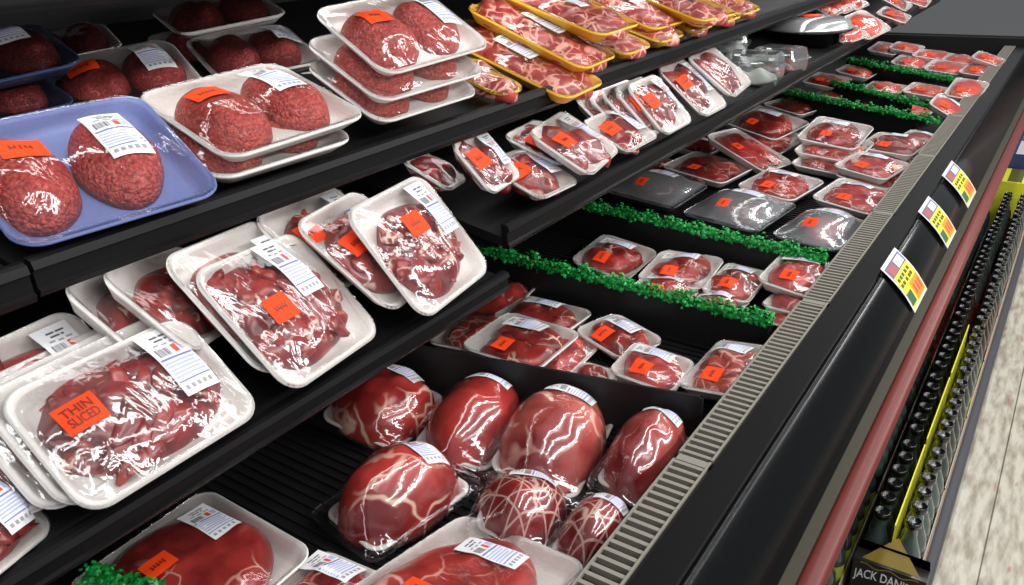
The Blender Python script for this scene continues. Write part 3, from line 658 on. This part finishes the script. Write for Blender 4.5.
    ('big', 'bigsteak', (-0.59, 0.61, 0.742, 0, -2, -11, 0.432, 0.246), 'large bright red steak on a white tray in the bottom middle of the photo', dict(lpos=(0.125, 0.0), spos=(-0.02, 0.03), lrot=0.12)),
    ('flank', 'bigsteak', (-0.973, 0.474, 0.72, 0, 2, 3, 0.265, 0.278), 'large wrapped steak with price label under the shelf edge, green garnish beside it', dict(lpos=(0.075, 0.05), spos=(-0.03, 0.03), mat='steak')),
    ('small1', 'steak', (-0.773, 0.559, 0.698, 5, 0, -4, 0.168, 0.164), 'steak package partly hidden between the two large steaks at the bottom edge', dict(stk=False, lpos=(0.05, 0.03))),
    ('rA', 'roast', (-1.07, 1.011, 0.685, 10, 12, 1, 0.211, 0.195), 'lump of roast on a white tray at the left of the second roast row', dict(stk=False, hmul=0.85)),
    ('rB', 'roast', (-0.87, 1.057, 0.686, 16, 13, -3, 0.265, 0.157), 'roast with a curved fat line between the left roast and the biggest one', dict(stk=False, hmul=0.95)),
    ('rC', 'roast', (-0.697, 1.091, 0.685, 12, 11, 2, 0.269, 0.175), 'biggest pinkish roast in the middle of the well', dict(stk=False, mat='pinkroast')),
    ('rD', 'roast', (-0.52, 1.132, 0.684, 5, 9, 1, 0.221, 0.12), 'pale pink roast pressed against the grille at the right', dict(stk=False, mat='pinkroast', hmul=0.95)),
    ('rE', 'roast', (-0.841, 0.801, 0.684, -9, 2, 0, 0.225, 0.151), 'large round roast with netting lines on a white tray, nearest on the left', dict(stk=False, hmul=1.05)),
    ('rF', 'roast', (-0.634, 0.884, 0.684, 19, 16, -3, 0.152, 0.138), 'small tied roast with net lines in front of the biggest roast', dict(stk=False, mat='netroast', hmul=0.8)),
    ('rG', 'roast', (-0.5, 0.895, 0.683, 2, 16, 0, 0.146, 0.097), 'dark tied roast with string lines right against the grille', dict(stk=False, mat='netroast', hmul=0.85)),
    ('a1', 'steak', (-1.001, 1.523, 0.699, 0, 0, -2, 0.172, 0.212), 'steak tray at the back left of the section behind the round roasts', dict(stk=False)),
    ('a2', 'steak', (-0.945, 1.345, 0.725, 1, 2, 0, 0.21, 0.212), 'large steak tray with a sticker at the left front of the section behind the roasts', dict()),
    ('a3', 'steak', (-0.867, 1.401, 0.688, 3, 7, 0, 0.184, 0.124), 'steak without a label under the right edge of the large steak tray', dict(lab=False, stk=False)),
    ('a4', 'steak', (-0.784, 1.519, 0.698, -22, 1, 3, 0.139, 0.187), 'steak tray standing alone behind the others in the section behind the roasts', dict()),
    ('a5', 'steak', (-0.639, 1.402, 0.713, 4, 7, -1, 0.159, 0.15), 'steak tray with an orange sticker against the black divider, middle of the section', dict()),
    ('a6', 'steak', (-0.492, 1.456, 0.729, -1, -7, 1, 0.231, 0.131), 'long streaky steak package resting against the grille behind the black divider', dict(mat='fatty')),
    ('a7', 'steak', (-1.166, 1.55, 0.701, 7, 3, 3, 0.281, 0.153), 'steak tray sticking out from below the end of the near lower shelf', dict(lab=False, stk=False)),
    ('a8', 'steak', (-1.118, 1.388, 0.689, 7, -1, 0, 0.214, 0.152), 'pale striped steak tray under the shelf, lowest left of its section', dict(lab=False, stk=False, mat='fatty')),
    ('a9', 'steak', (-0.756, 1.344, 0.678, 1, 2, -2, 0.119, 0.102), 'small clear package low between two steak trays behind the black divider', dict(lab=False, stk=False)),
    ('h1', 'chops', (-1.023, 1.953, 0.7, 1, 8, 3, 0.222, 0.19), 'tray with two round chops at the left of the section between green garnish strips', dict()),
    ('h2', 'chops', (-0.812, 1.947, 0.705, 5, -1, 2, 0.221, 0.191), 'tray with one smooth steak second from the left between the green garnish strips', dict()),
    ('h3', 'chops', (-0.802, 1.82, 0.694, 1, 5, -1, 0.188, 0.164), 'steak tray tight behind the nearer garnish strip, in front of the smooth steak', dict()),
    ('h4', 'chops', (-0.651, 1.948, 0.699, 2, 4, 0, 0.219, 0.13), 'third tray from the left between the green garnish strips, sticker on its middle', dict()),
    ('h5', 'chops', (-0.653, 1.805, 0.688, -2, 3, -2, 0.18, 0.124), 'low tray half hidden by the nearer garnish strip under the third tray', dict(stk=False)),
    ('h6', 'chops', (-0.502, 1.999, 0.735, -1, 8, 1, 0.234, 0.16), 'raised chop tray at the right between the garnish strips, on top of others', dict()),
    ('h7', 'chops', (-0.486, 1.912, 0.698, -1, 3, -4, 0.181, 0.12), 'tray directly under the raised chop tray at the right', dict(lab=False, stk=False)),
    ('h8', 'chops', (-0.479, 1.855, 0.678, -5, 0, -4, 0.147, 0.1), 'lowest tray at the right end of the nearer garnish strip, by the grille', dict(stk=False)),
    ('d1', 'dome', (-1.197, 2.603, 0.701, -4, 4, 2, 0.284, 0.292), 'left one of the three grey domed meat trays behind the garnish strip', dict(foam='greytray')),
    ('d2', 'dome', (-0.85, 2.512, 0.701, -7, 2, 1, 0.315, 0.274), 'middle one of the three grey domed meat trays behind the garnish strip', dict(foam='greytray')),
    ('d3', 'dome', (-0.56, 2.449, 0.7, -7, 2, 0, 0.304, 0.216), 'right one of the three grey domed meat trays, with pale meat inside', dict(foam='greytray', mat='pinkroast')),
    ('e1', 'steak', (-1.121, 2.905, 0.713, -9, 5, 1, 0.248, 0.263), 'white steak tray right behind the left grey domed tray', dict(lab=False)),
    ('e2', 'steak', (-1.033, 3.11, 0.743, -11, 21, -5, 0.24, 0.281), 'white tray lying askew with much film glare behind the left steak tray', dict(lab=False)),
    ('e3', 'steak', (-0.811, 2.818, 0.711, -10, 4, 2, 0.249, 0.21), 'white steak tray right behind the middle grey domed tray', dict()),
    ('e4', 'steak', (-0.549, 2.794, 0.711, -8, 6, 2, 0.24, 0.206), 'white steak tray right behind the right grey domed tray', dict()),
    ('e5', 'steak', (-0.569, 3.11, 0.735, -11, 6, 1, 0.234, 0.192), 'upper white tray of the pair near the grille behind the grey domed trays', dict()),
    ('e5b', 'steak', (-0.557, 3.096, 0.705, -10, 6, 1, 0.23, 0.195), 'lower white tray of the pair near the grille behind the grey domed trays', dict(lab=False, stk=False)),
    ('e6', 'steak', (-1.101, 3.502, 0.764, -12, 10, 4, 0.285, 0.265), 'top white tray of the left stack in the heap of white trays', dict()),
    ('e7', 'steak', (-1.062, 3.404, 0.723, -10, 11, 4, 0.271, 0.247), 'white tray under the top one of the left stack in the heap of white trays', dict(lab=False, stk=False)),
    ('e8', 'steak', (-0.779, 3.399, 0.772, -1, 6, 6, 0.282, 0.225), 'topmost tray of the three-high stack in the middle of the heap of white trays', dict()),
    ('e9', 'steak', (-0.755, 3.306, 0.737, -3, 4, 4, 0.272, 0.23), 'middle tray of the three-high stack in the heap of white trays', dict(lab=False, stk=False)),
    ('e10', 'steak', (-0.738, 3.22, 0.706, -5, 4, 3, 0.266, 0.222), 'lowest tray of the three-high stack in the heap of white trays', dict(lab=False, stk=False)),
    ('e11', 'steak', (-0.566, 3.476, 0.73, -8, 2, 2, 0.25, 0.207), 'broad steak tray right of the three-high stack in the heap of white trays', dict()),
    ('e11b', 'steak', (-0.55, 3.435, 0.7, -7, 3, 1, 0.241, 0.204), 'tray underneath the broad steak tray right of the three-high stack', dict(lab=False, stk=False)),
    ('e12', 'steak', (-0.496, 3.637, 0.719, -8, 5, 0, 0.223, 0.147), 'small part of a tray between the broad steak tray and the grille', dict(stk=False)),
    ('e13', 'steak', (-1.142, 4.081, 0.721, -15, 7, 0, 0.249, 0.214), 'steak tray at the rear left of the heap, below the bright red package', dict(stk=False)),
    ('e14', 'steak', (-1.316, 4.485, 0.699, -14, 8, 2, 0.207, 0.154), 'rearmost shaded tray of the heap under the shelf', dict(lab=False, stk=False)),
    ('e15', 'steak', (-1.306, 3.249, 0.7, -5, 7, 1, 0.2, 0.186), 'shaded tray under the shelf left of the askew tray with film glare', dict(stk=False)),
    ('e16', 'steak', (-1.354, 2.934, 0.689, -6, 10, 0, 0.176, 0.16), 'shaded tray under the shelf just behind the left grey domed tray', dict(lab=False, stk=False)),
    ('g1', 'bright', (-1.128, 4.58, 0.761, -2, 7, 4, 0.229, 0.201), 'brightest red package standing on others at the left behind the heap of white trays', dict(lab=False)),
    ('g2', 'bright', (-1.074, 5.024, 0.739, -5, 9, 1, 0.221, 0.187), 'red steak tray next to the brightest red package', dict(lab=False)),
    ('g3', 'bright', (-1.041, 4.497, 0.709, -2, 4, -1, 0.218, 0.182), 'flat red tray lying under the brightest red package', dict(lab=False, stk=False)),
    ('g4', 'bright', (-0.831, 4.375, 0.698, -1, 5, -1, 0.216, 0.148), 'red tray peeking over the garnish strip behind the heap, left one of two', dict(lab=False)),
    ('g5', 'bright', (-0.629, 4.267, 0.708, -1, 5, -1, 0.217, 0.156), 'red tray peeking over the garnish strip behind the heap, right one of two', dict(lab=False)),
    ('g6', 'bright', (-0.463, 4.076, 0.769, -1, 28, 1, 0.227, 0.146), 'tray tipped on its edge at the right end of the garnish strip behind the heap', dict()),
    ('g7', 'bright', (-0.853, 4.713, 0.719, -2, 4, 0, 0.219, 0.179), 'long white tray low behind the short middle garnish strip', dict(lab=False, stk=False)),
    ('g8', 'bright', (-0.642, 4.644, 0.73, -4, 6, 2, 0.226, 0.188), 'white tray with a sticker above the short middle garnish strip', dict(lab=False)),
    ('g9', 'bright', (-0.45, 4.523, 0.771, -2, 6, 7, 0.283, 0.149), 'deep white tray next to the grille above the tipped one', dict(lab=False, D=0.035)),
    ('g10', 'bright', (-1.084, 5.821, 0.76, -5, 7, 6, 0.235, 0.172), 'pale tilted package at the left of the farthest row in the well', dict(lab=False, stk=False)),
    ('g11', 'bright', (-0.963, 5.825, 0.769, -3, 8, 3, 0.224, 0.173), 'small red tray second in the farthest row in the well', dict(lab=False)),
    ('g12', 'bright', (-0.878, 5.519, 0.73, -3, 7, 4, 0.229, 0.182), 'white tray at the front left of the farthest row in the well', dict(lab=False)),
    ('g13', 'bright', (-0.774, 5.676, 0.751, -4, 6, 2, 0.224, 0.216), 'long red tray at the back of the farthest row in the well', dict(lab=False)),
    ('g14', 'bright', (-0.653, 5.342, 0.736, -2, 6, 5, 0.233, 0.202), 'broad white tray in the front middle of the farthest row in the well', dict(lab=False)),
    ('g15', 'bright', (-0.615, 5.567, 0.749, -3, 6, 1, 0.222, 0.174), 'small red tray at the back between the long one and the tilted one, farthest row', dict(lab=False, stk=False)),
    ('g16', 'bright', (-0.459, 5.441, 0.779, -3, 17, 1, 0.224, 0.152), 'tilted tray at the right end of the farthest row against the grille', dict(lab=False)),
    ('g17', 'bright', (-0.479, 5.281, 0.739, -7, 5, 4, 0.228, 0.165), 'tray in front of the tilted one at the right end of the farthest row', dict(lab=False)),
]
for _i, (key, kind, P, label, o) in enumerate(PK):
    if kind == 'yellow': o = dict(dict(foam='yellowfoam', stk=False, D=.026, lpos=(.0, .005)), **o)
    g = {'gb': 'ground beef trays on the top shelf', 'yellow': 'yellow rib trays on the top shelf', 'strips': 'sliced beef trays on the lower shelf', 'stew': 'stew beef trays on the lower shelf',
         'roast': 'round roasts in the well', 'dome': 'grey domed trays in the well', 'chops': 'chop trays between the garnish strips', 'dsteak': 'steak trays on the lower shelf',
         'bright': 'red steak trays at the far end of the well', 'bigsteak': 'large steaks at the bottom'}.get(kind, 'white steak trays on the shelf' if P[2] > 1 else 'white steak trays in the well')
    if key[0] in 'eg' and kind in ('steak', 'bright'): P = P[:6]+(P[6]*1.05, P[7]*1.05)
    package(key, kind, P, label, g, seed=_i+11, **o)

# ------------------------------------------------------------------ containers on the far part of the lower shelf
def clamshell(x, y, z, w, l, h, rz, label, food='white'):
    root = empty('clear_clamshell', Matrix.Translation((x, y, z)) @ Matrix.Rotation(rz, 4, 'Z')); tag(root, label, 'clamshell box', 'clear boxes beside the round platter')
    lo = []
    for ins, zz in ((.012, 0), (.008, .004), (.004, h*.5), (0, h*.52), (-.004, h*.53), (0, h*.56), (.006, h*.62), (.012, h*.95), (.020, h)):
        lo.append([(a, b, zz) for a, b in rrect(l-2*ins, w-2*ins, .012, 3)])
    v, f = loft(lo); obj('clear_shell', v, f, M['clear'], root, False)
    b = Blob(0, 0, l*.40, w*.40, h*.30, 0, 3, 5, .10, z0=.004, bumpy=.004); v, f = b.mesh(); obj('contents', v, f, M['pad'] if food == 'white' else M['lean'], root)
    F = Film(l*.8, w*.8, [b], nx=12, ny=12, iters=5); 
    return root
clamshell(-.88, 2.62, 1.098, .14, .19, .095, .1, 'clear clamshell box nearest the sliced beef on the lower shelf')
clamshell(-.87, 2.86, 1.098, .13, .17, .080, -.2, 'clear clamshell box between the nearest one and the round black platter', 'meat')
clamshell(-1.02, 2.78, 1.165, .12, .13, .06, .3, 'small clear box lying on top behind the clamshell boxes')
root = empty('party_platter', Matrix.Translation((-.95, 3.46, 1.105))); tag(root, 'large round black platter with a silvery clear lid on the lower shelf', 'platter')
def lathe(prof, n=48):
    lo = [[(r*math.cos(2*math.pi*i/n), r*math.sin(2*math.pi*i/n), z) for i in range(n)] for r, z in prof]; return loft(lo)
v, f = lathe([(.10, 0), (.12, .006), (.150, .050), (.172, .055), (.174, .060), (.168, .062), (.15, .058), (.13, .05), (.01, .05)]); obj('platter_base', v, f, M['black_gloss'], root)
v, f = lathe([(.172, .062), (.174, .068), (.165, .075), (.158, .090), (.13, .102), (.08, .107), (.01, .108)]); obj('platter_lid', v, f, M['silver'], root)
v, f = lathe([(.03, .1085), (.05, .1095), (.03, .111), (.01, .111)]); obj('lid_sticker', v, f, M['orange'], root)

# ------------------------------------------------------------------ yellow price tags on the front panel
def price_tag(Y, label, w=.165, h=.138, skew=.02):
    # plane of the panel: from the ridge (-.301,.757) down to (-.222,.672)
    p0 = Vector((RI+.010, 0, .7600)); p1 = Vector((-.225, 0, .6760)); d = (p1-p0); d.normalize()
    n = d.cross(Vector((0, 1, 0))); n = n if n.z > 0 else -n
    root = empty('price_tag', Matrix(((d.x, 0, n.x, p0.x), (0, 1, 0, Y), (d.z, 0, n.z, p0.z), (0, 0, 0, 1)))); tag(root, label, 'price tag', 'yellow price tags on the front panel')
    def q(u, v, e): return ((v*h-.022), (u-.5)*w+v*skew*h*1.0*1.0, .004+e+.012*math.sin(min(max(v, 0), 1)*math.pi)*.6)
    def rect(mb, u0, u1, v0, v1, mi, e, n_=10):
        vs = []; fs = []
        for k in range(n_+1):
            vv = v0+(v1-v0)*k/n_; vs += [q(u0, vv, e), q(u1, vv, e)]
        for k in range(n_): fs.append((2*k, 2*k+1, 2*k+3, 2*k+2))
        mb.add(vs, fs, mi)
    mb = MB(); rect(mb, 0, 1, 0, 1, 0, 0, 14); rect(mb, 0, 1, 1, 0, 0, -.0008, 14)
    rect(mb, .05, .95, .07, .30, 1, .0004); rect(mb, .10, .45, .10, .28, 3, .0008); rect(mb, .52, .88, .10, .27, 0, .0008)
    rect(mb, .05, .95, .30, .95, 2, .0004); rect(mb, .42, .93, .58, .93, 4, .0008); rect(mb, .06, .34, .66, .90, 5, .0008)
    for r_, us in ((.36, (.12, .26, .40, .56, .72)), (.47, (.10, .24, .42, .58, .70))):
        for k, u in enumerate(us): rect(mb, u, u+.10, r_, r_+.07, 6, .0010)
    for u in (.50, .66, .80): rect(mb, u, u+.07, .66, .86, 7, .0011)
    return mb.build('tag_card', [M['white'], M['tagblue'], M['yellow'], M['tagred'], M['tagorange'], M['taggreen'], M['tagtext'], M['redink']], root)
price_tag(2.10, 'yellow price tag nearest the camera on the black front panel')
price_tag(2.59, 'middle yellow price tag on the black front panel')
price_tag(3.02, 'farthest of the three yellow price tags on the black front panel', w=.20)

# ------------------------------------------------------------------ bottles and cartons standing below the bumper
mb = MB(); mb.box(-.31, -.050, .6, 6.1, 0, .10, bev=.004); tag(mb.build('plinth', M['slate']), 'low slate blue plinth the bottle cartons stand on', 'plinth')
def bottle_parts(glass, lbl, neck=None):
    pr = [(.012, .001), (.028, 0), (.0295, .004), (.0295, .115), (.027, .132), (.018, .158), (.0135, .175), (.0125, .205), (.0145, .207), (.0145, .212), (.012, .214)]
    gl = lathe([(r, z) for r, z in pr], 20)
    lb = lathe([(.0298, .035), (.0300, .036), (.0300, .100), (.0298, .101)], 20)
    cp = lathe([(.0135, .204), (.0178, .205), (.0178, .217), (.0165, .220), (.0155, .2195), (.0148, .2160), (.004, .2160)], 20)
    return gl, lb, cp
GL, LBm, CP = bottle_parts(None, None)
protos = {}
def bottle(x, y, z, glass, lbl, label, group):
    k = (glass, lbl)
    if k not in protos:
        root = empty('bottle'); g = obj('bottle_glass', *GL, M[glass], root); l = obj('bottle_label', LBm[0], [q for q in LBm[1] if len(q) == 4], M[lbl], root); c = obj('bottle_cap', *CP, M['cap'], root)
        protos[k] = (root, [g, l, c]); r = root
    else:
        root, ch = protos[k]; r = root.copy(); C.objects.link(r)
        for c in ch:
            d = c.copy(); C.objects.link(d); d.parent = r
    r.location = (x, y, z); r.rotation_euler.z = 0; r['label'] = label; r['category'] = 'bottle'; r['group'] = group
    return r
def carton(x0, x1, y0, y1, z0, h, label, side='cartonside', front=False, gold=True):
    root = empty('bottle_carton', Matrix.Translation(((x0+x1)/2, (y0+y1)/2, z0))); tag(root, label, 'carton', 'drinks cartons below the bumper')
    X, Y = (x1-x0)/2-.001, (y1-y0)/2-.001
    mb = MB(); t = .002
    mb.box(-X, -X+t, -Y, Y, 0, h); mb.box(-X, X, Y-t, Y, 0, h); mb.box(-X, X, -Y, -Y+t, 0, h); mb.box(-X, X, -Y, Y, 0, t)
    mb.build('carton_tray', M['carton'], root)
    mb = MB(); mb.box(X-t, X+.0005, -Y, Y, 0, h); 
    for k in range(3):
        c = -Y+(k+.5)*2*Y/3; mb.add([(X+.001, c-.03, .01), (X+.001, c+.03, .01), (X+.001, c+.006, h*.95)], [(0, 1, 2)], 1)
    mb.build('side_panel', [M[side], M['tagorange']], root)
    if gold:
        mb = MB(); mb.box(-.0008, .0008, -Y+.012, Y-.012, h, .205); mb.box(-.0014, .0014, -Y+.012, Y-.012, .205, .214); mb.build('carton_divider', [M['yellow']], root)
    return root, X, Y
jr = random.Random(4)
XL, XR = -.174, -.108; Z0 = .135
ci = 0; y = 1.64; nb = 0
kinds = [('teal', 'ink'), ('teal', 'ink')]
where = ['nearest', 'second', 'third', 'fourth', 'fifth', 'sixth', 'seventh', 'eighth', 'ninth', 'tenth']
while ci < 7:
    ly = .062*6+.02
    gl_ = ('teal', 'bottle', 'bottle', 'cola', 'bottle', 'bottle', 'bottle', 'bottle')[ci]; lb_ = ('carton', 'carton', 'greenlabel', 'redlabel', 'redlabel', 'carton', 'redlabel', 'bluelabel')[ci]
    if ci == 0:
        pass
    root, X, Y = carton(XL-.034, XR+.034, y, y+ly, Z0-.035, .085, 'black carton of bottles along the floor side, %s from the camera' % where[ci], gold=ci < 3)
    for k in range(6):
        for s_, xx in (('left', XL), ('right', XR)):
            bottle(xx+jr.uniform(-.002, .002), y+.041+.062*k+jr.uniform(-.001, .001), Z0-.032, gl_, lb_, 'black capped bottle in the %s column of the %s floor side carton' % (s_, where[ci]), 'bottles in the %s floor side carton' % where[ci]); nb += 1
    y += ly+.004; ci += 1
# inner column, half under the bumper
y = 1.16; ci = 0
while ci < 8:
    gl_ = ('bottle', 'bottle', 'teal', 'bottle', 'cola', 'bottle', 'bottle', 'bottle', 'bottle', 'bottle')[ci]; lb_ = ('greenlabel', 'greenlabel', 'carton', 'carton', 'redlabel', 'redlabel', 'carton', 'bluelabel', 'carton', 'carton')[ci]
    ly = .062*6+.02
    root, X, Y = carton(-.222-.032*1-.034+.034, -.222, y, y+ly, Z0-.035, .07, 'black carton under the bumper beside the case, %s from the camera' % where[ci], gold=False)
    for k in range(6):
        bottle(-.2545+.0, y+.041+.062*k, Z0-.032, gl_, lb_, 'bottle under the red bumper in the %s inner carton' % where[ci], 'bottles in the %s inner carton' % where[ci])
    y += ly+.004; ci += 1
# the printed front of the nearest carton
root = empty('printed_carton', Matrix.Translation((-.130, 1.610, .088))); tag(root, 'black JACK DANIELS carton with a gold peak in front of the nearest bottles', 'carton')
mb = MB(); w = .077; mb.box(-w, w, -.020, .022, 0, .150, 0); mb.add([(-w, .022, .150), (w, .022, .150), (w*.95, .022, .175), (-w*.95, .022, .175)], [(0, 1, 2, 3), (3, 2, 1, 0)], 0)
mb.build('carton_box', [M['carton']], root)
mb = MB(); mb.add([(-w*.8, -.012, .1508), (w*.8, -.012, .1508), (0, .055, .185)], [(0, 1, 2), (2, 1, 0)], 0); mb.build('gold_peak', M['gold'], root)
vv, ff = text_tris("JACK DANIEL'S", bold=.015); wd = max(p[0] for p in vv)-min(p[0] for p in vv); mb = MB()
mb.add([(p[0]/wd*w*1.85, -.0208, .118+p[1]*.036-(p[0]/wd)**2*.045) for p in vv], ff); mb.build('lettering', M['white'], root)
mb = MB()
for k in range(40):
    a = -.8+1.6*k/40; b = a+.04; fz = lambda t: .140+.004*math.cos(t*9)
    mb.add([(a*w, -.0206, fz(a)), (b*w, -.0206, fz(b)), (b*w, -.0206, fz(b)+.0025), (a*w, -.0206, fz(a)+.0025)], [(0, 1, 2, 3)])
mb.build('scroll_line', M['gold'], root)

def drinks_case(x0, x1, y0, y1, z0, z1, col, stripe, label):
    root = empty('drinks_case', Matrix.Translation(((x0+x1)/2, (y0+y1)/2, z0))); tag(root, label, 'drinks case', 'drinks cases beyond the bottles')
    X, Y, H_ = (x1-x0)/2, (y1-y0)/2, z1-z0
    v, f = loft([[(a, b, zz) for a, b in rrect(2*X-2*i, 2*Y-2*i, .006, 2)] for i, zz in ((.002, 0), (0, .002), (0, H_-.002), (.002, H_))]); obj('case_box', v, f, M[col], root, False)
    mb = MB(); mb.box(-X-.001, X+.001, -Y*.86, Y*.86, H_*.30, H_*.72); mb.box(-X*.3, X*.3, -Y+.004, Y-.004, H_, H_+.0008); mb.build('printed_band', M[stripe], root)
drinks_case(-.265, -.062, 4.43, 4.68, .1005, .36, 'yellow', 'tagtext', 'yellow drinks case standing behind the last bottles beside the bumper')
drinks_case(-.265, -.062, 4.70, 5.00, .1005, .43, 'bluelabel', 'white', 'dark blue drinks case right behind the yellow one')
drinks_case(-.265, -.062, 5.02, 5.34, .1005, .43, 'bluelabel', 'silver', 'second dark blue drinks case, farther along the bumper than the first')
drinks_case(-.265, -.062, 5.37, 5.75, .1005, .43, 'redlabel', 'white', 'dark red drinks case farthest along the bumper')
